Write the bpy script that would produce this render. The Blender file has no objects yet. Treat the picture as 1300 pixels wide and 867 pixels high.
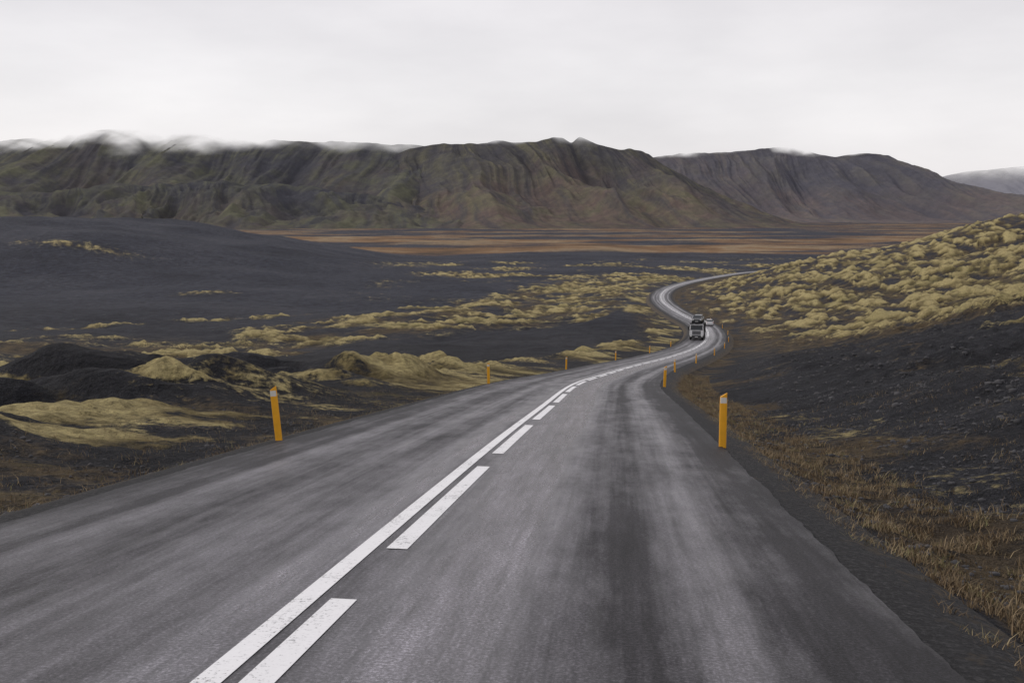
import bpy, math, numpy as np, random
from mathutils import Vector, Matrix
random.seed(3); rng=np.random.default_rng(7)
scene=bpy.context.scene
scene.view_settings.view_transform='Standard'
try: scene.view_settings.look='None'
except: pass
scene.view_settings.exposure=0

# ---------------------------------------------------------------- noise
def _h(ix,iy,seed):
    n=(ix.astype(np.int64)*374761393+iy.astype(np.int64)*668265263+seed*974634777)&0xffffffff
    n=((n^(n>>13))*1274126177)&0xffffffff
    n=((n^(n>>16))*2246822519)&0xffffffff
    return ((n^(n>>15))&0xffff)/65536.0
def perlin(x,y,seed=0):
    x=np.asarray(x,float);y=np.asarray(y,float)
    ix=np.floor(x);iy=np.floor(y);fx=x-ix;fy=y-iy
    u=fx*fx*fx*(fx*(fx*6-15)+10);v=fy*fy*fy*(fy*(fy*6-15)+10)
    def g(dx,dy):
        a=_h(ix+dx,iy+dy,seed)*6.2831853
        return np.cos(a)*(fx-dx)+np.sin(a)*(fy-dy)
    a=g(0,0);b=g(1,0);c=g(0,1);d=g(1,1)
    return ((a+(b-a)*u)*(1-v)+(c+(d-c)*u)*v)*1.5
def fbm(x,y,o=4,seed=0,gain=.5):
    s=0;a=1
    for i in range(o):
        s=s+a*perlin(x*2**i+i*17.3,y*2**i-i*9.1,seed+i);a*=gain
    return s
def ridged(x,y,o=4,seed=0,gain=.5):
    s=0;a=1;n=0
    for i in range(o):
        s=s+a*(1-np.abs(perlin(x*2**i+i*5.3,y*2**i+i*3.1,seed+i))*1.6);n+=a;a*=gain
    return s/n
def ss(a,b,x):
    t=np.clip((x-a)/(b-a),0,1);return t*t*(3-2*t)
def lerp(a,b,t): return a+(b-a)*t

# ---------------------------------------------------------------- road centreline (x,y,z); camera at z=0
RC=np.array([(-6.9,-50,4.71),(-3.84,-20,.91),(-1.8,0,-1.62),(-.3,14.5,-3.50),(.85,25,-4.92),(2.75,42,-7.25),(5.8,60,-9.75),
(9.9,80,-12.35),(17.7,110,-15.95),(27.0,145,-19.7),(35.4,180,-22.9),(42.4,215,-25.4),(46.2,245,-27.1),(47.4,275,-28.3),
(48.9,310,-29.2),(51.9,345,-30.0),(58.2,385,-30.9),(68.8,430,-32.0),(86,480,-33.1),(112,540,-34.3),(148,610,-35.9),
(225,700,-37),(340,790,-38),(520,880,-39),(800,980,-40),(1300,1100,-41),(2000,1250,-42)],float)
def catmull(P,n=40):
    out=[]
    Q=np.vstack([2*P[0]-P[1],P,2*P[-1]-P[-2]])
    for i in range(1,len(Q)-2):
        p0,p1,p2,p3=Q[i-1],Q[i],Q[i+1],Q[i+2]
        for k in range(n):
            t=k/n
            out.append(.5*((2*p1)+(-p0+p2)*t+(2*p0-5*p1+4*p2-p3)*t*t+(-p0+3*p1-3*p2+p3)*t**3))
    out.append(P[-1]);return np.array(out)
def resample(P,step):
    s=np.r_[0,np.cumsum(np.linalg.norm(np.diff(P,axis=0),axis=1))]
    q=np.arange(0,s[-1],step)
    return np.stack([np.interp(q,s,P[:,i]) for i in range(3)],1)
R=resample(catmull(RC),2.0)
k=np.exp(-np.linspace(-2,2,9)**2);k/=k.sum()
Rp=np.vstack([2*R[0]-R[4:0:-1],R,2*R[-1]-R[-2:-6:-1]])
R=np.stack([np.convolve(Rp[:,i],k,'valid') for i in range(3)],1)
T=np.gradient(R,axis=0);T/=np.linalg.norm(T[:,:2],axis=1)[:,None]
S=np.r_[0,np.cumsum(np.linalg.norm(np.diff(R[:,:2],axis=0),axis=1))]
i0=np.argmin(np.abs(R[:,1]));S=S-S[i0]
def road_query(x,y):
    n=len(x);off=np.empty(n);zr=np.empty(n);sr=np.empty(n)
    A=R[:-1,:2];D=R[1:,:2]-A;L2=(D**2).sum(1)
    for c in range(0,n,20000):
        px=x[c:c+20000];py=y[c:c+20000]
        d=(px[:,None].astype(np.float32)-R[None,:,0].astype(np.float32))**2+(py[:,None].astype(np.float32)-R[None,:,1].astype(np.float32))**2
        j=d.argmin(1)
        best=np.full(len(px),1e18);o=np.zeros(len(px));z=np.zeros(len(px));s_=np.zeros(len(px))
        for dj in (-1,0):
            q=np.clip(j+dj,0,len(A)-1)
            t=np.clip(((px-A[q,0])*D[q,0]+(py-A[q,1])*D[q,1])/L2[q],0,1)
            cx=A[q,0]+D[q,0]*t;cy=A[q,1]+D[q,1]*t
            dd=(px-cx)**2+(py-cy)**2
            sg=np.sign((px-cx)*D[q,1]-(py-cy)*D[q,0])
            m=dd<best
            best=np.where(m,dd,best);o=np.where(m,np.sqrt(dd)*sg,o)
            z=np.where(m,R[q,2]+(R[q+1,2]-R[q,2])*t,z);s_=np.where(m,S[q]+(S[q+1]-S[q])*t,s_)
        off[c:c+20000]=o;zr[c:c+20000]=z;sr[c:c+20000]=s_
    return off,zr,sr
def poly_sd(P,x,y):
    d=np.full(x.shape,1e18);ins=np.zeros(x.shape,bool);n=len(P)
    for i in range(n):
        ax,ay=P[i];bx,by=P[(i+1)%n]
        ex,ey=bx-ax,by-ay
        t=np.clip(((x-ax)*ex+(y-ay)*ey)/(ex*ex+ey*ey),0,1)
        d=np.minimum(d,(x-ax-ex*t)**2+(y-ay-ey*t)**2)
        if by!=ay:
            ins^=((ay>y)!=(by>y))&(x<(bx-ax)*(y-ay)/(by-ay)+ax)
    d=np.sqrt(d);return np.where(ins,d,-d)

BY=np.array([-400,-120,-50,0,42,60,80,110,145,180,215,245,275,310,345,385,430,480,540,610,1000,2000,4000,20000.])
BZ=np.array([25,12,4.71,-1.62,-7.25,-9.75,-12.35,-15.95,-19.7,-22.9,-25.4,-27.1,-28.3,-29.2,-30,-30.9,-32,-33.1,-34.3,-35.9,-40,-44,-45,-45])
LOBE=[(-17,36),(-27,58),(-36,100),(-38,150),(-28,205),(8,262),(37,302),(43,272),(35,225),(22,180),(10,145),(1,110),(-5,78),(-8,55),(-10,42),(-12,36)]
MUP=[(-85,150),(-66,190),(-58,275),(-24,335),(18,520),(84,610),(100,560),(66,440),(50,345),(40,300),(10,264),(-30,212),(-39,160),(-38,100),(-44,88),(-60,110)]

def terrain(x,y):
    off,zr,sr=road_query(x,y)
    d=np.abs(off);dist=np.hypot(x,y)
    base=np.interp(y,BY,BZ)
    left=ss(-8,-40,off)*ss(900,300,y)
    nat=base-2.2*left*ss(10,60,y)
    o0=np.interp(y,[0,60,140,1000],[10,11,15,15])
    hill=np.interp(y,[0,80,200,350],[.29,.27,.25,.26])*np.logaddexp(0,(off-o0)/3.5)*3.5
    hill=105*(1-np.exp(-hill/105))*ss(-150,20,y)
    hill*= (off>0)
    wob=fbm(x/70,y/70,3,11)
    hill*=1+.13*wob*ss(10,60,off)
    nat=nat+hill
    lh=33*ss(-50,-330,x+18*fbm(x/120,y/120,2,5))*ss(380,600,y)*ss(1250,800,y)
    nat=nat+lh*(1+.10*fbm(x/90,y/90,3,6))
    und=fbm(x/55,y/75,3,21)*1.5*ss(15,60,d)*(1-.5*ss(300,1200,dist))
    und+=fbm(x/260,y/330,2,25)*4*ss(60,250,d)*ss(2600,900,dist)
    # bare sand mounds beside the road
    mz=ss(-6.5,-12,off)*ss(90,55,y)*ss(5,12,y)
    mnd=np.clip(fbm(x/10+.3,y/7.5,3,120)+.12,0,1)*mz
    und+=1.9*mnd
    nat=nat+und
    wx=x+6*fbm(x/25,y/25,3,31)*ss(8,60,dist);wy=y+10*fbm(x/30+9,y/30,3,33)*ss(8,60,dist)
    lobe=poly_sd(LOBE,wx,wy)
    lob=ss(-1,5,lobe)
    nat=nat+lob*2.2*ss(0,22,lobe)
    mup=ss(-10,9,poly_sd(MUP,wx,wy))
    con=fbm(off/7+1.6*perlin(x/50,y/50,3),sr/38,4,51)
    con2=fbm(off/2.6+1.2*perlin(x/20,y/20,4),sr/14,3,55)
    mn=fbm(x/11,y/19,4,61)
    ms=fbm(x/26+.5*perlin(x/40,y/40,62),y/14,4,63)
    # --------- moss density
    band=ss(-4.5,-5.8,off)*ss(-19,-11,off)*ss(420,330,y)*ss(22,46,y)
    nearL=ss(-5.2,-8,off)*ss(85,45,y)*ss(-70,-30,off)*ss(6,14,y)
    nearL=nearL*np.clip(.36+1.5*fbm(x/9,y/4.5,5,64),0,1)*(1-.95*ss(.16,.42,mnd))
    streak=np.exp(-((y-(300+ (x+73)*1.15)-12*perlin(x/30,y/60,8))/7)**2)*ss(-190,-120,x)*ss(-55,-75,x)
    streak2=np.exp(-((x+226)/40)**2-((y-520)/9)**2)*.55+np.exp(-((x+123)/14)**2-((y-400)/9)**2)*.7
    farl=ss(60,110,y)*ss(-58,-76,x)*ss(260,180,y)*np.clip(.0+1.3*ms,0,.85)
    rb=np.interp(y,[0,45,60,100,145,200,300,500],[200,60,34,18,9,6,5,5])
    moR=ss(rb-3,rb+18,off+9*fbm(x/14,y/22,3,41)*ss(40,90,y))*(off>0)
    moR=moR*np.clip(.58+.85*con+.6*con2,0,1.0)
    dcut=ss(16,8,off)*(off>0)*ss(140,80,y)
    mL=np.maximum.reduce([band*np.clip(.75+1.0*mn,0,1),nearL,mup*np.clip(.50+1.05*ms+.35*mn,0,1),streak*np.clip(.75+mn,0,1),streak2,farl])*(1-lob)
    midpl=ss(330,420,y)*ss(950,700,y)*(off<0)*ss(-60,30,x+.1*y)*np.clip(.12+1.2*fbm(x/50,y/50,3,66),0,.75)
    verge=ss(4.4,5.4,off)*ss(9,6.5,off)*ss(50,25,y)*(off>0)*.2
    spots=(off>0)*ss(8,14,off)*ss(60,40,y)*np.clip(1.6*fbm(x/5,y/5,3,68)-.45,0,.5)
    moss=np.where(off<0,np.maximum(mL,midpl),np.maximum.reduce([moR*(1-dcut),verge,spots]))
    a=ridged(x/9,y/9,4,81)-.5
    b=fbm(x/4.2,y/4.2,4,85,.6)
    moss=np.clip(moss*(1+.6*(a-.07)+.5*b),0,1.1)
    moss=moss*ss(4.3,5.6,d)*ss(1100,850,dist)
    # brown heath
    rp=ss(860,1040,y)*np.clip(.66+1.25*fbm(x/420,y/200,4,71),0,1)
    rp=np.where(y>1800,np.clip(rp*.62,0,1),rp)
    rl=ss(-12,-22,off)*ss(20,45,y)*ss(260,150,y)*np.clip(.62+1.2*fbm(x/22,y/20,4,75),0,1)*(1-lob)
    rnl=ss(-4.3,-5.5,off)*ss(45,12,y)*np.clip(.4+1.0*fbm(x/5,y/4,4,76),0,1)*.85
    rr=(off>0)*ss(4.1,4.9,off)*np.clip(-.02+.9*fbm(x/5,y/7,4,77)+.80*ss(8.2,4.6,off),0,1)*ss(170,30,off)*.9
    rmup=np.maximum(mup*(1-lob),band)*np.clip(.6+.6*mn,0,1)*.85
    rhill=(off>0)*ss(rb-14,rb+6,off)*np.clip(.70+.5*con2+.3*con,0,1)*ss(45,80,y)*.95
    rust=np.clip(np.maximum.reduce([rp,rl*.95,rnl,rr,rmup,rhill]),0,1)*(1-.8*ss(.16,.42,mnd))
    rel=(.75*con*(off>0)+.55*ms*(off<0))
    veg=np.clip(moss+.4*(rmup+rhill),0,1)
    hum=veg*(1.1*a+.5*b)*ss(5,12,d)*ss(10,40,dist)
    hum+=veg*rel*1.6*ss(8,25,d)+veg*.5*con2*(off>0)*ss(10,30,d)
    fine=fbm(x/1.1,y/1.1,3,91)*.06*ss(120,30,dist)+fbm(x/.22,y/.22,2,95)*.02*ss(40,12,dist)
    rough=(off>0)*ss(7,14,off)*ss(150,60,y)*(fbm(x/3,y/3,4,99,.6)*.28+.5*(ridged(off/5+perlin(x/9,y/9,4),sr/14,3,101)-.5))
    nat=nat+hum+fbm(x/13,y/13,3,97)*.35*ss(6,16,d)+fine+rough
    drop=.16+.0009*np.clip(sr,0,500)+.32*ss(3.9,5.4,d)
    w=np.where(off<0,ss(4.8,13,d),ss(4.8,12,d))
    z=lerp(zr-drop+fine*ss(4.2,5,d),nat,w)
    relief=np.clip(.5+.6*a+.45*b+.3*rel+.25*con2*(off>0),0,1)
    return z,moss,rust,relief,off

# ---------------------------------------------------------------- materials helpers
def new_mat(name):
    m=bpy.data.materials.new(name);m.use_nodes=True
    nt=m.node_tree;b=nt.nodes['Principled BSDF'];return m,nt,b
def N(nt,t,**kw):
    n=nt.nodes.new(t)
    for k_,v in kw.items(): setattr(n,k_,v)
    return n
def noise(nt,vec,scale,detail=4,rough=.55,dist=0):
    n=N(nt,'ShaderNodeTexNoise');n.inputs['Scale'].default_value=scale;n.inputs['Detail'].default_value=detail
    n.inputs['Roughness'].default_value=rough;n.inputs['Distortion'].default_value=dist
    if vec is not None: nt.links.new(vec,n.inputs['Vector'])
    return n.outputs['Fac']
def ramp(nt,fac,pts,interp='LINEAR'):
    r=N(nt,'ShaderNodeValToRGB');r.color_ramp.interpolation=interp
    e=r.color_ramp.elements
    while len(e)<len(pts): e.new(.5)
    for i,(p,c) in enumerate(pts):
        e[i].position=p;e[i].color=(c if len(c)==4 else (*c,1)) if not isinstance(c,(int,float)) else (c,c,c,1)
    nt.links.new(fac,r.inputs['Fac']);return r.outputs['Color']
def mixc(nt,fac,a,b,mode='MIX'):
    m=N(nt,'ShaderNodeMix',data_type='RGBA',blend_type=mode)
    for s,v in ((m.inputs[0],fac),(m.inputs[6],a),(m.inputs[7],b)):
        if isinstance(v,(int,float)): s.default_value=v
        elif isinstance(v,tuple): s.default_value=(*v,1) if len(v)==3 else v
        else: nt.links.new(v,s)
    return m.outputs[2]
def math_(nt,op,a,b=0,c=None,clamp=False):
    m=N(nt,'ShaderNodeMath',operation=op,use_clamp=clamp)
    for i,v in enumerate((a,b,c)):
        if v is None: continue
        if isinstance(v,(int,float)): m.inputs[i].default_value=v
        else: nt.links.new(v,m.inputs[i])
    return m.outputs[0]
def attr(nt,name): return N(nt,'ShaderNodeAttribute',attribute_name=name)
def simple(name,col,rough=.6,metal=0,vary=.12,scale=6):
    m,nt,b=new_mat(name)
    tc=N(nt,'ShaderNodeTexCoord')
    f=noise(nt,tc.outputs['Object'],scale)
    c=ramp(nt,f,[(.3,tuple(x*(1-vary) for x in col)),(.7,tuple(min(1,x*(1+vary)) for x in col))])
    nt.links.new(c,b.inputs['Base Color']);b.inputs['Roughness'].default_value=rough;b.inputs['Metallic'].default_value=metal
    return m
def mesh_np(name,V,F,mats=(),smooth=True,attrs=None):
    me=bpy.data.meshes.new(name)
    V=np.asarray(V,np.float32);F=np.asarray(F,np.int32)
    me.vertices.add(len(V));me.vertices.foreach_set('co',V.ravel())
    k_=F.shape[1]
    me.loops.add(F.size);me.loops.foreach_set('vertex_index',F.ravel())
    me.polygons.add(len(F));me.polygons.foreach_set('loop_start',np.arange(0,F.size,k_,dtype=np.int32))
    try: me.polygons.foreach_set('loop_total',np.full(len(F),k_,np.int32))
    except Exception: pass
    me.update(calc_edges=True);me.validate()
    if smooth: me.polygons.foreach_set('use_smooth',np.ones(len(me.polygons),bool))
    for a_,v in (attrs or {}).items():
        at=me.attributes.new(a_,'FLOAT','POINT');at.data.foreach_set('value',np.asarray(v,np.float32))
    ob=bpy.data.objects.new(name,me);scene.collection.objects.link(ob)
    for m in mats: me.materials.append(m)
    return ob
def grid_faces(nr,nc,wrap=False):
    i=np.arange(nr-1)[:,None];j=np.arange(nc if wrap else nc-1)[None,:]
    j2=(j+1)%nc
    return np.stack([i*nc+j+0*j2,i*nc+j2,(i+1)*nc+j2,(i+1)*nc+j+0*j2],-1).reshape(-1,4)

# ---------------------------------------------------------------- ground material
gm,nt,b=new_mat('volcanic_ground')
geo=N(nt,'ShaderNodeNewGeometry');pos=geo.outputs['Position']
a_m=attr(nt,'moss').outputs['Fac'];a_r=attr(nt,'rust').outputs['Fac'];a_h=attr(nt,'relief').outputs['Fac']
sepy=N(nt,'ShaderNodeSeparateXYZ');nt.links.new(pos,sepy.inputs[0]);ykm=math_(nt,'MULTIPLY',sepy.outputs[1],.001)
n_big=noise(nt,pos,.02,5);n_mid=noise(nt,pos,.35,6,.6);n_f=noise(nt,pos,3.5,6,.65);n_ff=noise(nt,pos,28,4,.7);n_m2=noise(nt,pos,1.1,5,.7)
grav=ramp(nt,n_big,[(.3,(.018,.0185,.023)),(.5,(.027,.0275,.033)),(.7,(.040,.039,.043))])
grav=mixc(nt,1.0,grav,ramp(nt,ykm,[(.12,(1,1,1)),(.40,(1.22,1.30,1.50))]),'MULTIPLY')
grav=mixc(nt,1.0,grav,ramp(nt,n_ff,[(.3,.40),(.55,1.0),(.72,2.4)]),'MULTIPLY')
grav=mixc(nt,.85,grav,ramp(nt,n_f,[(.3,.5),(.7,1.6)]),'MULTIPLY')
grav=mixc(nt,.8,grav,ramp(nt,n_mid,[(.35,.65),(.65,1.4)]),'MULTIPLY')
rustc=ramp(nt,noise(nt,pos,.010,7,.65),[(.30,(.055,.040,.030)),(.40,(.130,.075,.037)),(.50,(.205,.118,.056)),(.58,(.27,.20,.12)),(.70,(.09,.062,.035))])
rusto=ramp(nt,n_mid,[(.3,(.042,.030,.019)),(.55,(.090,.065,.036)),(.75,(.150,.115,.060))])
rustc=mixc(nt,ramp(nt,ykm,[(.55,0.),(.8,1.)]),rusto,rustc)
rustc=mixc(nt,.8,rustc,ramp(nt,n_f,[(.3,.45),(.7,1.6)]),'MULTIPLY')
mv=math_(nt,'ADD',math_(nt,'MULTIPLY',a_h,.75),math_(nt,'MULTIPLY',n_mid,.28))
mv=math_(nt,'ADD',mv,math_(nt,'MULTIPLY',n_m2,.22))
mossc=ramp(nt,mv,[(.42,(.043,.033,.017)),(.55,(.090,.070,.032)),(.68,(.180,.143,.064)),(.88,(.38,.315,.150))])  # yellower growth on tops; relief shading of hollows painted in as well
mossc=mixc(nt,.9,mossc,ramp(nt,n_f,[(.28,.40),(.7,1.6)]),'MULTIPLY')
mossc=mixc(nt,.5,mossc,ramp(nt,n_ff,[(.3,.6),(.7,1.5)]),'MULTIPLY')
mossc=mixc(nt,ramp(nt,noise(nt,pos,.05,3),[(.5,0.0),(.7,.25)]),mossc,(.10,.112,.034))
rf=math_(nt,'ADD',a_r,math_(nt,'MULTIPLY',math_(nt,'SUBTRACT',n_f,.5),1.5))
rf=math_(nt,'ADD',rf,math_(nt,'MULTIPLY',math_(nt,'SUBTRACT',n_mid,.5),1.2))
rfac=ramp(nt,rf,[(.30,0.0),(.75,.92)])
mf=math_(nt,'ADD',a_m,math_(nt,'MULTIPLY',math_(nt,'SUBTRACT',n_mid,.5),1.3))
mf=math_(nt,'ADD',mf,math_(nt,'MULTIPLY',math_(nt,'SUBTRACT',n_f,.5),1.3))
mf=math_(nt,'ADD',mf,math_(nt,'MULTIPLY',math_(nt,'SUBTRACT',n_m2,.5),1.0))
mfac=ramp(nt,mf,[(.36,0.0),(.72,1.0)])
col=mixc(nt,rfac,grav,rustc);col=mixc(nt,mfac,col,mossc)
nt.links.new(col,b.inputs['Base Color']);b.inputs['Roughness'].default_value=.95;b.inputs['Specular IOR Level'].default_value=.2
bp=N(nt,'ShaderNodeBump');bp.inputs['Strength'].default_value=1;bp.inputs['Distance'].default_value=.18
nt.links.new(math_(nt,'ADD',n_f,math_(nt,'MULTIPLY',n_ff,.35)),bp.inputs['Height'])
bp2=N(nt,'ShaderNodeBump');bp2.inputs['Strength'].default_value=.9;bp2.inputs['Distance'].default_value=1.5
nt.links.new(math_(nt,'ADD',n_mid,math_(nt,'MULTIPLY',n_m2,.4)),bp2.inputs['Height']);nt.links.new(bp.outputs[0],bp2.inputs['Normal'])
nt.links.new(bp2.outputs[0],b.inputs['Normal'])

# ---------------------------------------------------------------- ground sheet
ang=np.radians(np.r_[np.arange(-38,38,.09),np.arange(38,322,2.)])
rad=np.r_[2.0*1.011**np.arange(0,808)];rad=rad[rad<14000]
rr_,aa=np.meshgrid(rad,ang,indexing='ij')
X=(rr_*np.sin(aa)).ravel();Y=(rr_*np.cos(aa)).ravel()
z,mo,ru,re,of=terrain(X,Y)
V=np.stack([X,Y,z],1);F=grid_faces(len(rad),len(ang),True)[:, ::-1]
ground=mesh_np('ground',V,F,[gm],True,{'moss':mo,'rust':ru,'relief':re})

# ---------------------------------------------------------------- road
am,nt,b=new_mat('asphalt')
lat=attr(nt,'lat').outputs['Fac'];lon=attr(nt,'lon').outputs['Fac']
cb=N(nt,'ShaderNodeCombineXYZ');nt.links.new(lat,cb.inputs[0]);nt.links.new(lon,cb.inputs[1])
def mp(sx,sy):
    m=N(nt,'ShaderNodeMapping');m.inputs['Scale'].default_value=(sx,sy,1);nt.links.new(cb.outputs[0],m.inputs['Vector']);return m.outputs[0]
st1=noise(nt,mp(2.4,.04),1,5,.65);st2=noise(nt,mp(9,.5),1,6,.75);grain=noise(nt,cb.outputs[0],42,4,.8);blot=noise(nt,mp(.5,.10),1,4)
pat=noise(nt,mp(1.3,.45),1,8,.75)
wv=math_(nt,'ADD',math_(nt,'MULTIPLY',math_(nt,'ADD',lat,3.5),1/7.0),math_(nt,'MULTIPLY',math_(nt,'SUBTRACT',blot,.5),.05))
PP=[(0,.26),(.08,.42),(.15,.75),(.22,.42),(.30,.85),(.37,.58),(.44,1.2),(.50,.8),(.56,1.35),(.64,1.6),(.72,.62),(.79,.38),(.86,.95),(.92,.38),(1,.20)]
prof=ramp(nt,wv,[(p,c/1.6) for p,c in PP],'EASE')
c=mixc(nt,1.0,(.112,.106,.122),prof,'MULTIPLY')
c=mixc(nt,1.0,c,ramp(nt,st1,[(.3,.5),(.7,1.6)]),'MULTIPLY')
c=mixc(nt,.9,c,ramp(nt,st2,[(.3,.5),(.72,1.8)]),'MULTIPLY')
c=mixc(nt,.95,c,ramp(nt,pat,[(.3,.5),(.72,1.7)]),'MULTIPLY')
c=mixc(nt,1.0,c,ramp(nt,grain,[(.3,.25),(.5,.9),(.72,3.0)]),'MULTIPLY')
nt.links.new(c,b.inputs['Base Color'])
lum=math_(nt,'MULTIPLY',math_(nt,'ADD',prof,math_(nt,'SUBTRACT',math_(nt,'ADD',st1,pat),1.0)),1.0)
nt.links.new(ramp(nt,lum,[(.2,.58),(.9,.25)]),b.inputs['Roughness'])
nt.links.new(ramp(nt,lum,[(.2,.18),(.9,1.0)]),b.inputs['Specular IOR Level'])
bp=N(nt,'ShaderNodeBump');bp.inputs['Strength'].default_value=.5;bp.inputs['Distance'].default_value=.010
nt.links.new(grain,bp.inputs['Height']);nt.links.new(bp.outputs[0],b.inputs['Normal'])

R2=resample(R,1.0)
T2=np.gradient(R2,axis=0);T2/=np.linalg.norm(T2[:,:2],axis=1)[:,None];N2=np.stack([T2[:,1],-T2[:,0]],1)
S2=np.r_[0,np.cumsum(np.linalg.norm(np.diff(R2[:,:2],axis=0),axis=1))];S2-=S2[np.argmin(np.abs(R2[:,1]))]
SF=np.unique(np.r_[np.arange(-12,45,.12),S2])
def strip(name,lats,dz,mat,jit=0,SS=None):
    SS=S2 if SS is None else SS
    SS=SS[(SS>=S2[0])&(SS<=S2[-1])]
    P=np.stack([np.interp(SS,S2,R2[:,i]) for i in range(3)],1);NN=np.stack([np.interp(SS,S2,N2[:,i]) for i in range(2)],1)
    lats=np.array(lats,float);dz=np.array(dz,float)
    LL=np.repeat(lats[None],len(P),0)
    if jit:
        LL[:,0]+=jit*fbm(SS/1.5,SS*0+3,5,7,.7);LL[:,-1]+=jit*fbm(SS/1.5,SS*0+8,5,9,.7)
    X=P[:,0,None]+NN[:,0,None]*LL;Y=P[:,1,None]+NN[:,1,None]*LL
    Z=P[:,2,None]+dz[None]-.012*np.abs(LL)
    V=np.stack([X,Y,Z],-1).reshape(-1,3)
    return mesh_np(name,V,grid_faces(len(P),len(lats)),[mat],True,{'lat':LL.ravel(),'lon':np.repeat(SS,len(lats))})
road=strip('road',np.linspace(-3.55,3.55,15),np.zeros(15),am,jit=.035,SS=SF)
sm,nt,b=new_mat('shoulder_gravel')
geo=N(nt,'ShaderNodeNewGeometry');pos=geo.outputs['Position']
lt=attr(nt,'lat').outputs['Fac']
f=noise(nt,pos,22,5,.75);f2=noise(nt,pos,1.4,5,.7);f3=noise(nt,pos,6,5,.7)
c=ramp(nt,f,[(.3,(.003,.003,.005)),(.5,(.011,.011,.014)),(.75,(.10,.098,.102))])
edge=math_(nt,'ADD',math_(nt,'SUBTRACT',math_(nt,'ABSOLUTE',lt),4.15),math_(nt,'MULTIPLY',math_(nt,'SUBTRACT',f3,.5),2.4))
edge=math_(nt,'ADD',edge,math_(nt,'MULTIPLY',math_(nt,'SUBTRACT',f2,.5),2.4))
c=mixc(nt,ramp(nt,math_(nt,'ADD',edge,.5),[(.45,0.),(.85,.8)]),c,(.075,.054,.031))
nt.links.new(c,b.inputs['Base Color']);b.inputs['Roughness'].default_value=.95
bp=N(nt,'ShaderNodeBump');bp.inputs['Distance'].default_value=.09;nt.links.new(math_(nt,'ADD',f,f3),bp.inputs['Height']);nt.links.new(bp.outputs[0],b.inputs['Normal'])
sh=strip('gravel_shoulder',[-6,-4.9,-4.25,-3.85,-3.5,-3,3,3.5,3.85,4.25,4.9,6],[-1.2,-.50,-.13,-.035,-.012,-.03,-.03,-.012,-.035,-.13,-.50,-1.2],sm)

wm,nt,b=new_mat('road_paint')
geo=N(nt,'ShaderNodeNewGeometry')
f=noise(nt,geo.outputs['Position'],34,5,.75);f2=noise(nt,geo.outputs['Position'],2.5,4,.6)
wear=math_(nt,'ADD',math_(nt,'MULTIPLY',f,.75),math_(nt,'MULTIPLY',f2,.35))
c=ramp(nt,wear,[(.40,(.16,.16,.17)),(.50,(.76,.76,.78)),(1,(.86,.86,.88))])
nt.links.new(c,b.inputs['Base Color']);b.inputs['Roughness'].default_value=.55
def marking_mesh():
    Vs=[];Fs=[];n=0
    def piece(a,bb,l0,l1):
        nonlocal n
        q=np.unique(np.r_[a,np.arange(math.ceil(a),math.floor(bb)+1),bb])
        px=[np.interp(q,S2,R2[:,i]) for i in range(3)];nx=[np.interp(q,S2,N2[:,i]) for i in range(2)]
        for i in range(len(q)):
            for l in (l0,l1):
                Vs.append((px[0][i]+nx[0][i]*l,px[1][i]+nx[1][i]*l,px[2][i]+.005-.012*abs(l)+ (0.00008*max(0,q[i]))))
        for i in range(len(q)-1): Fs.append((n+2*i,n+2*i+1,n+2*i+3,n+2*i+2))
        n+=2*len(q)
    piece(-45,900,-.165,-.02)
    s=7.15-6.6*8
    while s<420:
        piece(s,s+5.1,.06,.225);s+=6.6
    return Vs,Fs
Vs,Fs=marking_mesh();mk=mesh_np('lane_marking',Vs,Fs,[wm],False)

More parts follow.
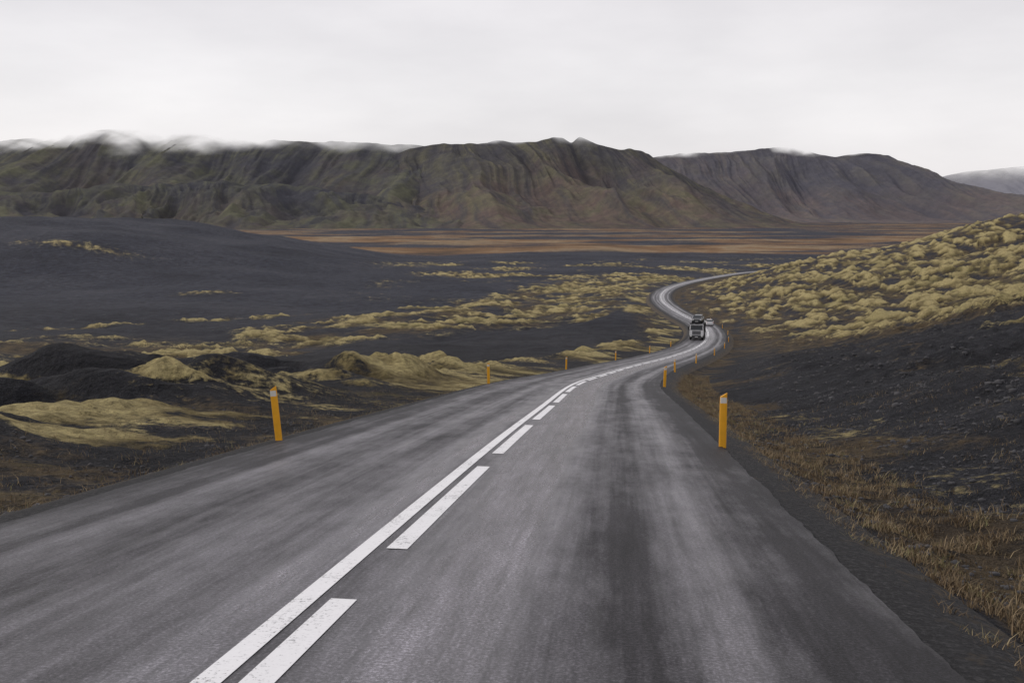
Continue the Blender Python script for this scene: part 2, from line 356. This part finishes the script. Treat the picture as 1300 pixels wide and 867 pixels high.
# ---------------------------------------------------------------- mountains
def mountain_mat(name,dark,brown,olive,hazec,haze,ol=.7):
    m,nt,b=new_mat(name)
    geo=N(nt,'ShaderNodeNewGeometry');pos=geo.outputs['Position']
    ag=attr(nt,'gully').outputs['Fac'];at=attr(nt,'slope_t').outputs['Fac'];af=attr(nt,'fog').outputs['Fac']
    sx=attr(nt,'along').outputs['Fac']
    def streakn(fx,ft,d_=9):
        cb=N(nt,'ShaderNodeCombineXYZ');nt.links.new(math_(nt,'MULTIPLY',sx,fx),cb.inputs[0]);nt.links.new(math_(nt,'MULTIPLY',at,ft),cb.inputs[1])
        return noise(nt,cb.outputs[0],1,d_,.65,.4)
    stn=streakn(.016,2.2);stb=streakn(.035,1.1,6)
    big=noise(nt,pos,.0022,6,.6);fin=noise(nt,pos,.03,8,.7);md=noise(nt,pos,.008,7,.65)
    c=mixc(nt,ramp(nt,math_(nt,'ADD',math_(nt,'MULTIPLY',big,.8),math_(nt,'MULTIPLY',at,.30)),[(.40,0.),(.60,1.)]),dark,brown)
    c=mixc(nt,ramp(nt,math_(nt,'ADD',math_(nt,'MULTIPLY',md,.9),math_(nt,'MULTIPLY',ag,.25)),[(.52,0.),(.72,ol)]),c,olive)
    c=mixc(nt,ramp(nt,stn,[(.48,0.),(.62,.75)]),c,tuple(x*.85 for x in dark))
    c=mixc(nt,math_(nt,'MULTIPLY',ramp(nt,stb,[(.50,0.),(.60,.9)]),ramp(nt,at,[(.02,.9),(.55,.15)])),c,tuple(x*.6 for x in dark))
    c=mixc(nt,.8,c,ramp(nt,fin,[(.3,.55),(.7,1.5)]),'MULTIPLY')
    c=mixc(nt,1.,c,ramp(nt,ag,[(0,.60),(.5,.95),(1,1.22)]),'MULTIPLY')  # shading painted into the colour: gullies darkened, spurs lightened
    c=mixc(nt,haze,c,hazec)  # aerial haze mixed into the rock base colour, amount set per mountain
    nt.links.new(c,b.inputs['Base Color']);b.inputs['Roughness'].default_value=1;b.inputs['Specular IOR Level'].default_value=0
    bp=N(nt,'ShaderNodeBump');bp.inputs['Distance'].default_value=10;bp.inputs['Strength'].default_value=.5
    nt.links.new(math_(nt,'SUBTRACT',fin,stn),bp.inputs['Height']);nt.links.new(bp.outputs[0],b.inputs['Normal'])
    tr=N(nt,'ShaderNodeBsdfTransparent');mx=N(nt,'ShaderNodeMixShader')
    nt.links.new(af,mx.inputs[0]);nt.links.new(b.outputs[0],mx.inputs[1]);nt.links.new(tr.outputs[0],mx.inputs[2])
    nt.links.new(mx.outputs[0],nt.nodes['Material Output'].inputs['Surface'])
    return m
def mountain(name,crest,ytop,run,mat,seed,fogz,fogw=45,n=700,gamp=.22,rough=1.0,back=900,gfreq=520.,shear=.3,fogn=45):
    crest=np.array(crest,float)
    xs=np.linspace(crest[0,0],crest[-1,0],n)
    zc=np.interp(xs,crest[:,0],crest[:,1])
    k=np.hanning(11);k/=k.sum();zc=np.convolve(np.pad(zc,5,'edge'),k,'valid')
    zc=zc+rough*(7*fbm(xs/200,xs*0,4,seed,.55)+6*np.clip(fbm(xs/110,xs*0+5,2,seed+2)-.25,0,1)*2)*ss(0,120,zc+45)
    ts=np.r_[np.linspace(-1,0,30)[:-1],np.linspace(0,1,200)]
    Tm,Xs=np.meshgrid(ts,xs,indexing='ij')
    t=np.clip(Tm,0,1)
    H=np.maximum(np.repeat(zc[None],len(ts),0)+50,2)
    spur=ridged(xs/gfreq/1.6,xs*0+seed*.37,2,seed+9)-.5
    runv=run*(.35+.65*np.clip(H/300,0,1))*(1+.55*spur)
    sh_=shear+.5*fbm(xs/900,xs*0+7,2,seed+77)
    warp=70*fbm(Xs/500,t*1.5,3,seed+3)
    X=Xs+warp*t*.6+sh_[None]*run*.6*t
    Yw=ytop+120*fbm(xs/900,xs*0+2,3,seed+13)[None]-runv*Tm*np.where(Tm<0,back/run,1)
    prof=np.where(Tm<0,1-.4*ss(0,1,-Tm)*(-Tm)-.6*ss(.3,1,-Tm),.62*(1-t)**1.10+.38*(1-t)**3.2)
    gx=(Xs+warp)/gfreq
    g=ridged(gx,t*.7+3,2,seed+21)-.55
    g2=ridged(gx*4.1,t*1.4,3,seed+31,.55)-.5
    g3=ridged(gx*11,t*2.5,2,seed+35,.5)-.5
    shp=ss(.0,.26,t)*ss(1.0,.55,t)
    Z=-50+H*prof+H*gamp*(g*shp*1.25+.30*g2*ss(0.0,.12,t)*ss(1,.5,t)+.06*g3*ss(0.0,.08,t)*ss(.7,.25,t))+rough*5*fbm(X/90,Yw/90,4,seed+41)*ss(0,.1,t)*ss(1,.85,t)
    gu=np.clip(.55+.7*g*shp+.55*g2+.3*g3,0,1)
    fog=ss(fogz-fogw,fogz+fogw,Z+fogn*fbm(X/260,Z/140,4,seed+51)) if fogz else 0*Z
    V=np.stack([X,Yw,Z],-1).reshape(-1,3)
    return mesh_np(name,V,grid_faces(len(ts),n)[:, ::-1],[mat],True,{'gully':gu.ravel(),'slope_t':t.ravel(),'fog':fog.ravel(),'along':(Xs+warp).ravel()})
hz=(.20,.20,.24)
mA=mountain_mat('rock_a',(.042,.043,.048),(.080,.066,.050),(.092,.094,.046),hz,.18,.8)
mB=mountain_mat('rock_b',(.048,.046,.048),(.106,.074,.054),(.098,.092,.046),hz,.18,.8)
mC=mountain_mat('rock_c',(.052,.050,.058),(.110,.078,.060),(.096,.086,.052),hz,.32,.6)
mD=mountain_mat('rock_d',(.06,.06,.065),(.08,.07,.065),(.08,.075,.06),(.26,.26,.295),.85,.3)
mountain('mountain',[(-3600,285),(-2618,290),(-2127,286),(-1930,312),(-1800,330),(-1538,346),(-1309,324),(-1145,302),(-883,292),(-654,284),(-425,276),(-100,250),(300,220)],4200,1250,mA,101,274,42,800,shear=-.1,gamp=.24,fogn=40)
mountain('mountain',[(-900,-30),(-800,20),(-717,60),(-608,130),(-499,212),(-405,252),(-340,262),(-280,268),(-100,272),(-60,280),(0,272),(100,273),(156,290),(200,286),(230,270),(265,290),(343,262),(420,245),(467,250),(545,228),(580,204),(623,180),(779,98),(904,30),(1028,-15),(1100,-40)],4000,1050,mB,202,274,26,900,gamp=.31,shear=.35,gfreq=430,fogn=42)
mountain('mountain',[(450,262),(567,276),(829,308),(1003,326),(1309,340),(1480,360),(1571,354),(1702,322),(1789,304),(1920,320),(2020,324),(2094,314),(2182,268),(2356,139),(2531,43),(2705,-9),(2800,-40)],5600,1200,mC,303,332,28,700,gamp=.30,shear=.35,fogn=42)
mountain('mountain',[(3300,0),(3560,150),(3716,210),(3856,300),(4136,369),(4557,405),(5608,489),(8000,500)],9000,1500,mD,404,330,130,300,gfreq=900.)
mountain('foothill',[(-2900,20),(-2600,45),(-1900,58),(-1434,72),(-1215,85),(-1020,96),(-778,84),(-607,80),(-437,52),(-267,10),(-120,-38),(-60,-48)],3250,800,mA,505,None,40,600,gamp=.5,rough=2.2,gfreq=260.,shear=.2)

# ---------------------------------------------------------------- marker posts
ym=simple('post_yellow',(.90,.43,.02),.5,vary=.08)
wmr=simple('post_reflector',(.75,.72,.66),.25,vary=.03)
dk=simple('black_rubber',(.02,.02,.021),.8)
def at_road(s,l):
    p=[float(np.interp(s,S2,R2[:,i])) for i in range(3)];n_=[float(np.interp(s,S2,N2[:,i])) for i in range(2)]
    return p[0]+n_[0]*l,p[1]+n_[1]*l,p[2],math.atan2(n_[1],n_[0])
def post(s,l,lean=0,h=.86):
    x,y,zr,a=at_road(s,l)
    zz=zr-.05
    me=bpy.data.meshes.new('post')
    w=.060
    sec=[(-w,.0),(-w*.9,-.022),(-w*.4,-.032),(w*.4,-.032),(w*.9,-.022),(w,0),(w*.8,.012),(-w*.8,.012)]
    zs=[-.4,.02,h*.84,h*.842,h*.95,h*.952,h]
    V=[];F=[];MI=[]
    for k_,zv in enumerate(zs):
        for (sx,sy) in sec:
            top=.035*(sx/w) if k_==len(zs)-1 else 0
            sc=1.0 if zv<h*.9 else .96
            V.append((sx*sc,sy,zv+top))
    n=len(sec)
    for r in range(len(zs)-1):
        for j in range(n):
            F.append((r*n+j,r*n+(j+1)%n,(r+1)*n+(j+1)%n,(r+1)*n+j))
            MI.append(1 if (r==3 and j in(1,2,3)) else 0)
    F.append(tuple((len(zs)-1)*n+j for j in range(n)));MI.append(0)
    me.from_pydata(V,[],F);me.materials.append(ym);me.materials.append(wmr)
    for p,mi in zip(me.polygons,MI): p.material_index=mi
    ob=bpy.data.objects.new('roadside_marker_post',me);scene.collection.objects.link(ob)
    ob.location=(x,y,zz);ob.rotation_euler=(random.uniform(-.03,.03),lean,a)
    bv=ob.modifiers.new('b','BEVEL');bv.width=.003;bv.segments=1
for s,l,le in [(15.5,-3.72,-.09),(41.5,-3.75,-.02),(70,-3.85,.02),(97,-3.9,0),(125,-4,0),(152,-4,0),(16.0,3.56,0.0),(42.5,3.72,.03),(71,3.8,-.03),(97,3.9,.02),(125,4,0),(152,4,0),(179,4,0),(206,4,0),(232,4,0),(258,4.,0)]:
    post(s,l,le)

# ---------------------------------------------------------------- vehicles
def parent_empty(name,s,l,flip=False):
    x,y,z_,a=at_road(s,l)
    e=bpy.data.objects.new(name,None);scene.collection.objects.link(e)
    sl=(float(np.interp(s+2,S2,R2[:,2]))-float(np.interp(s-2,S2,R2[:,2])))/4
    e.location=(x,y,z_);e.rotation_euler=(math.atan(sl)*(-1 if flip else 1),0,a+(math.pi if flip else 0))
    return e
def addmesh(name,V,F,mat,par,smooth=False,bev=0):
    me=bpy.data.meshes.new(name);me.from_pydata(V,[],F)
    mats=mat if isinstance(mat,(list,tuple)) else [mat]
    for m in mats: me.materials.append(m)
    ob=bpy.data.objects.new(name,me);scene.collection.objects.link(ob);ob.parent=par
    if smooth:
        for p in me.polygons:p.use_smooth=True
    if bev:
        b_=ob.modifiers.new('b','BEVEL');b_.width=bev;b_.segments=2
    return ob
def box(name,x0,x1,y0,y1,z0,z1,mat,par,bev=.03,taper=None):
    tx=taper or (0,0,0)
    V=[(x0,y0,z0),(x1,y0,z0),(x1,y1,z0),(x0,y1,z0),(x0+tx[0],y0+tx[1],z1),(x1-tx[0],y0+tx[1],z1),(x1-tx[0],y1-tx[2],z1),(x0+tx[0],y1-tx[2],z1)]
    F=[(0,3,2,1),(4,5,6,7),(0,1,5,4),(1,2,6,5),(2,3,7,6),(3,0,4,7)]
    return addmesh(name,V,F,mat,par,False,bev)
def wheel(name,x,y,r,w,par,rubber,hub):
    V=[];F=[];n=20
    prof=[(-.5,.55),(-.5,.9),(-.38,1),(.38,1),(.5,.9),(.5,.55),(.40,.5)]
    for (px,pr) in prof:
        for i in range(n):
            a=2*math.pi*i/n;V.append((x+px*w,y+pr*r*math.cos(a),r+pr*r*math.sin(a)))
    m=len(prof);MI=[]
    for q in range(m-1):
        for i in range(n):
            F.append((q*n+i,q*n+(i+1)%n,(q+1)*n+(i+1)%n,(q+1)*n+i));MI.append(0)
    F.append(tuple((m-1)*n+i for i in range(n)));MI.append(1);F.append(tuple(reversed(range(n))));MI.append(1)
    ob=addmesh(name,V,F,[rubber,hub],par)
    for p,mi in zip(ob.data.polygons,MI):p.material_index=mi
paint_w=simple('white_paint',(.75,.75,.76),.3,vary=.04);glass=simple('dark_glass',(.02,.025,.03),.08,vary=.1)
steel=simple('dark_steel',(.06,.06,.065),.5,.6);hub=simple('hub_metal',(.4,.4,.42),.4,.8);lampm=simple('headlamp_glass',(.85,.85,.82),.1,vary=.02)
red=simple('tail_red',(.4,.02,.02),.3);silver=simple('silver_paint',(.45,.46,.48),.3,.4);blackp=simple('black_paint',(.03,.032,.036),.25);plate=simple('number_plate',(.8,.8,.78),.5)
grn=simple('grey_green_paint',(.10,.12,.11),.3)
def car_parts(par,paint,prefix='',ox=0,oy=0,oz=0,pitch=0,Lc=4.3,H=1.45):
    root=par
    if prefix:
        root=bpy.data.objects.new(prefix,None);scene.collection.objects.link(root);root.parent=par
        root.location=(ox,oy,oz);root.rotation_euler=(pitch,0,0)
    st=[(0,.70,.32,.62),(.12,.82,.25,.74),(.6,.88,.22,.86),(1.15,.90,.2,.95),(2.2,.90,.2,.98),(3.4,.90,.22,1.0),(4.0,.87,.25,.98),(4.25,.80,.35,.90)]
    V=[];F=[]
    for (yy,hw,zl,zb) in st:
        y_=yy/4.25*Lc-Lc/2
        V+=[(-hw*.9,y_,zl),(-hw,y_,zl+.2),(-hw,y_,zb-.12),(-hw*.9,y_,zb),(hw*.9,y_,zb),(hw,y_,zb-.12),(hw,y_,zl+.2),(hw*.9,y_,zl)]
    n=8
    for r in range(len(st)-1):
        for j in range(n): F.append((r*n+j,r*n+(j+1)%n,(r+1)*n+(j+1)%n,(r+1)*n+j))
    F.append(tuple(range(n)));F.append(tuple((len(st)-1)*n+j for j in reversed(range(n))))
    addmesh(prefix+'body',V,F,paint,root,True,.02)
    c0=-Lc/2
    box(prefix+'greenhouse',-.80,.80,c0+1.15,c0+4.0,.93,H-.05,glass,root,.05,(.16,.75,.5))
    box(prefix+'roof',-.66,.66,c0+1.85,c0+3.6,H-.07,H,paint,root,.03,(.05,.1,.1))
    for sx in(-1,1):
        box(prefix+'headlamp',sx*.68-.16,sx*.68+.16,c0+.0,c0+.22,.60,.74,lampm,root,.02)
        box(prefix+'tail_lamp',sx*.72-.1,sx*.72+.1,c0+Lc-.1,c0+Lc+.02,.70,.88,red,root,.01)
        box(prefix+'mirror',sx*.98-.09,sx*.98+.09,c0+1.35,c0+1.5,.98,1.1,paint,root,.02)
        for k_,yy in enumerate((.82,3.45)): wheel(prefix+'wheel',sx*.80,c0+yy,.32,.2,root,dk,hub)
    box(prefix+'grille',-.45,.45,c0-.015,c0+.05,.42,.58,dk,root,.01)
    box(prefix+'plate',-.26,.26,c0-.03,c0-.016,.34,.42,plate,root,.0)
car=parent_empty('car',241,1.7,True);car_parts(car,paint_w)
tk=parent_empty('car_transporter_truck',180,-1.65)
box('cab_lower',-1.22,1.22,0,1.9,.55,1.75,paint_w,tk,.08)
box('cab_upper',-1.22,1.22,.02,1.9,1.752,2.75,paint_w,tk,.10,(.06,.22,0))
box('windscreen',-1.08,1.08,-.035,.16,1.80,2.48,glass,tk,.02,(.05,.17,-.17))
box('sun_visor',-1.1,1.1,-.12,.12,2.54,2.64,blackp,tk,.02)
box('grille',-.75,.75,-.04,.02,.95,1.62,dk,tk,.02)
for i in range(4): box('grille_bar',-.72,.72,-.06,-.041,1.02+i*.15,1.07+i*.15,hub,tk,.005)
box('bumper',-1.24,1.24,-.14,.3,.38,.85,steel,tk,.05)
box('plate',-.26,.26,-.16,-.145,.5,.61,plate,tk,0)
for sx in(-1,1):
    box('headlamp',sx*.97-.17,sx*.97+.17,-.16,-.05,.62,.82,lampm,tk,.02)
    box('mirror',sx*1.42-.11,sx*1.42+.11,.0,.12,1.75,2.4,dk,tk,.03)
    box('mirror_arm',min(sx*1.2,sx*1.34),max(sx*1.2,sx*1.34),.04,.08,2.3,2.34,dk,tk,.005)
    box('side_window',min(sx*1.2,sx*1.225),max(sx*1.2,sx*1.225),.45,1.25,1.8,2.4,glass,tk,.005)
    for yy in(.95,4.6,9.5,10.8): wheel('wheel',sx*1.07,yy,.5,.32,tk,dk,hub)
    box('lower_rail',sx*1.18-.06,sx*1.18+.06,2.2,13.5,.95,1.2,steel,tk,.02)
    box('upper_rail',sx*1.18-.06,sx*1.18+.06,-.1,13.5,2.86,3.0,steel,tk,.02)
    for yy in(2.3,4.9,7.5,10.2,13.3): box('deck_pillar',sx*1.18-.05,sx*1.18+.05,yy,yy+.14,1.2,2.86,steel,tk,.01)
    box('chassis',sx*.4-.06,sx*.4+.06,.5,13.4,.7,.94,steel,tk,.01)
for yy in np.arange(.1,13.4,.8): box('deck_slat',-1.12,1.12,yy,yy+.35,2.88,2.93,steel,tk,.005)
for yy in np.arange(2.6,13.4,.8): box('lower_deck_slat',-1.12,1.12,yy,yy+.35,1.02,1.08,steel,tk,.005)
car_parts(tk,blackp,'upper_car_1_',0,2.1,2.94);car_parts(tk,silver,'upper_car_2_',0,6.7,2.94);car_parts(tk,grn,'upper_car_3_',0,11.2,2.94)
car_parts(tk,silver,'lower_car_1_',0,5.2,1.09);car_parts(tk,blackp,'lower_car_2_',0,10.2,1.09)

# ---------------------------------------------------------------- dry grass and stones
def scatter(n,s0,s1,l0,l1,bias=1.0,clump=1.2,thr=.0,seed=1):
    s=s0+(s1-s0)*rng.random(n)**1.5;l=l0+(l1-l0)*rng.random(n)**bias
    px=np.interp(s,S2,R2[:,0])+np.interp(s,S2,N2[:,0])*l;py=np.interp(s,S2,R2[:,1])+np.interp(s,S2,N2[:,1])*l
    m=fbm(px/clump,py/clump,3,seed)+.35*(rng.random(n)-.5)>thr
    return px[m],py[m]
def grass(name,px,py,hmin,hmax,mat):
    n=len(px);zz=terrain(px,py)[0]-.01
    h=hmin+(hmax-hmin)*rng.random(n)**2;a=rng.random(n)*6.283;w=.0025+.004*rng.random(n)
    ln=h*(.2+.9*rng.random(n));la=rng.random(n)*6.283
    bx=np.cos(a)*w;by=np.sin(a)*w
    P0=np.stack([px-bx,py-by,zz],1);P1=np.stack([px+bx,py+by,zz],1)
    M0=np.stack([px-bx*.6+np.cos(la)*ln*.35,py-by*.6+np.sin(la)*ln*.35,zz+h*.6],1);M1=np.stack([px+bx*.6+np.cos(la)*ln*.35,py+by*.6+np.sin(la)*ln*.35,zz+h*.6],1)
    Tt=np.stack([px+np.cos(la)*ln,py+np.sin(la)*ln,zz+h*.95],1);T2_=Tt+np.stack([bx*.15,by*.15,0*bx],1)
    V=np.stack([P0,P1,M1,M0,T2_,Tt],1).reshape(-1,3);i=np.arange(n)[:,None]*6
    F=np.concatenate([i+np.array([[0,1,2,3]]),i+np.array([[3,2,4,5]])],0)
    tone=np.repeat(np.clip(.5+.5*fbm(px/.6,py/.6,2,8)+.6*(rng.random(n)-.5),0,1),6)
    return mesh_np(name,V,F,[mat],False,{'tone':tone})
grm,nt,b=new_mat('dry_grass_blades')
c=ramp(nt,attr(nt,'tone').outputs['Fac'],[(0,(.075,.050,.027)),(.4,(.175,.120,.064)),(.75,(.31,.235,.135)),(1,(.18,.17,.07))])
nt.links.new(c,b.inputs['Base Color']);b.inputs['Roughness'].default_value=.8
PX=[];PY=[]
for args in [(170000,1.5,75,3.9,6.2,1.2,.55,.06,3),(40000,2,70,-4.1,-9,1.7,1.0,.18,4),(40000,1.5,30,6,14,1,.9,.32,5)]:
    a_,b_=scatter(*args[:5],bias=args[5],clump=args[6],thr=args[7],seed=args[8]);PX.append(a_);PY.append(b_)
grass('dry_grass',np.concatenate(PX),np.concatenate(PY),.03,.14,grm)
stm=simple('lava_stone',(.050,.049,.053),.9,vary=.6,scale=3)
def stones(args,r0,r1,seed):
    ico=np.array([(0,0,1),(.89,0,.45),(.28,.85,.45),(-.72,.53,.45),(-.72,-.53,.45),(.28,-.85,.45),(.72,.53,-.45),(-.28,.85,-.45),(-.89,0,-.45),(-.28,-.85,-.45),(.72,-.53,-.45),(0,0,-1)])
    fc=np.array([(0,1,2),(0,2,3),(0,3,4),(0,4,5),(0,5,1),(1,6,2),(2,7,3),(3,8,4),(4,9,5),(5,10,1),(6,7,2),(7,8,3),(8,9,4),(9,10,5),(10,6,1),(11,7,6),(11,8,7),(11,9,8),(11,10,9),(11,6,10)])
    Vs=[];Fs=[];c0=0
    for A in args:
        px,py=scatter(*A[:5],bias=A[5],clump=2.,thr=-.1,seed=seed);zz,mo_,ru_=terrain(px,py)[:3]
        kp=mo_<.35;px=px[kp];py=py[kp];zz=zz[kp]
        m=len(px);r=(r0+(r1-r0)*rng.random(m)**6)*A[6]
        sc=(.6+.8*rng.random((m,1,3)))*np.array([1,1,.7])
        V=ico[None]*sc*(1+.35*(rng.random((m,12,1))-.5))*r[:,None,None]+np.stack([px,py,zz+r*.1],1)[:,None]
        Vs.append(V.reshape(-1,3));Fs.append((np.arange(m)[:,None,None]*12+fc[None]+c0).reshape(-1,3));c0+=m*12
    return mesh_np('gravel',np.concatenate(Vs),np.concatenate(Fs),[stm],False)
stones([(30000,1.5,35,3.6,14,1.3,1),(12000,2,35,-3.6,-12,1.3,1),(32000,12,90,8,55,1,2.2)],.008,.055,9)

# ---------------------------------------------------------------- sky and light
w=bpy.data.worlds.new('World');scene.world=w;w.use_nodes=True;nt=w.node_tree
bg=nt.nodes['Background']
SE,SA=math.radians(36),math.radians(-62)
sky=N(nt,'ShaderNodeTexSky',sky_type='NISHITA',sun_disc=False,sun_elevation=SE,sun_rotation=SA)
tc=N(nt,'ShaderNodeTexCoord');mpn=N(nt,'ShaderNodeMapping');mpn.inputs['Scale'].default_value=(1,1,3.2)
nt.links.new(tc.outputs['Generated'],mpn.inputs['Vector'])
cl=noise(nt,mpn.outputs[0],2.3,7,.52)
sp=N(nt,'ShaderNodeSeparateXYZ');nt.links.new(tc.outputs['Generated'],sp.inputs[0])
oc=ramp(nt,cl,[(.3,(6.7,6.5,6.65)),(.7,(8.9,8.65,8.7))])
gr=ramp(nt,sp.outputs[2],[(0.,(1.02,1.01,1.01)),(.12,(1.02,1.02,1.02)),(.26,(.87,.86,.88)),(1,(.86,.86,.88))])
oc=mixc(nt,1.0,oc,gr,'MULTIPLY')
cm=mixc(nt,.93,sky.outputs[0],oc)
nt.links.new(cm,bg.inputs['Color']);bg.inputs['Strength'].default_value=.11
sd=bpy.data.lights.new('sun','SUN');sd.energy=1.45;sd.angle=math.radians(10);sd.color=(1,.94,.86)
so=bpy.data.objects.new('sun',sd);scene.collection.objects.link(so)
dirv=Vector((math.sin(SA)*math.cos(SE),math.cos(SA)*math.cos(SE),math.sin(SE)))
so.rotation_euler=dirv.to_track_quat('Z','Y').to_euler()

# ---------------------------------------------------------------- camera
cd=bpy.data.cameras.new('camera');co=bpy.data.objects.new('camera',cd);scene.collection.objects.link(co)
cd.lens=35;cd.sensor_width=36;cd.clip_end=40000;cd.clip_start=.1
co.location=(0,0,0);co.rotation_euler=(math.radians(90-7.37),0,0)
scene.camera=co
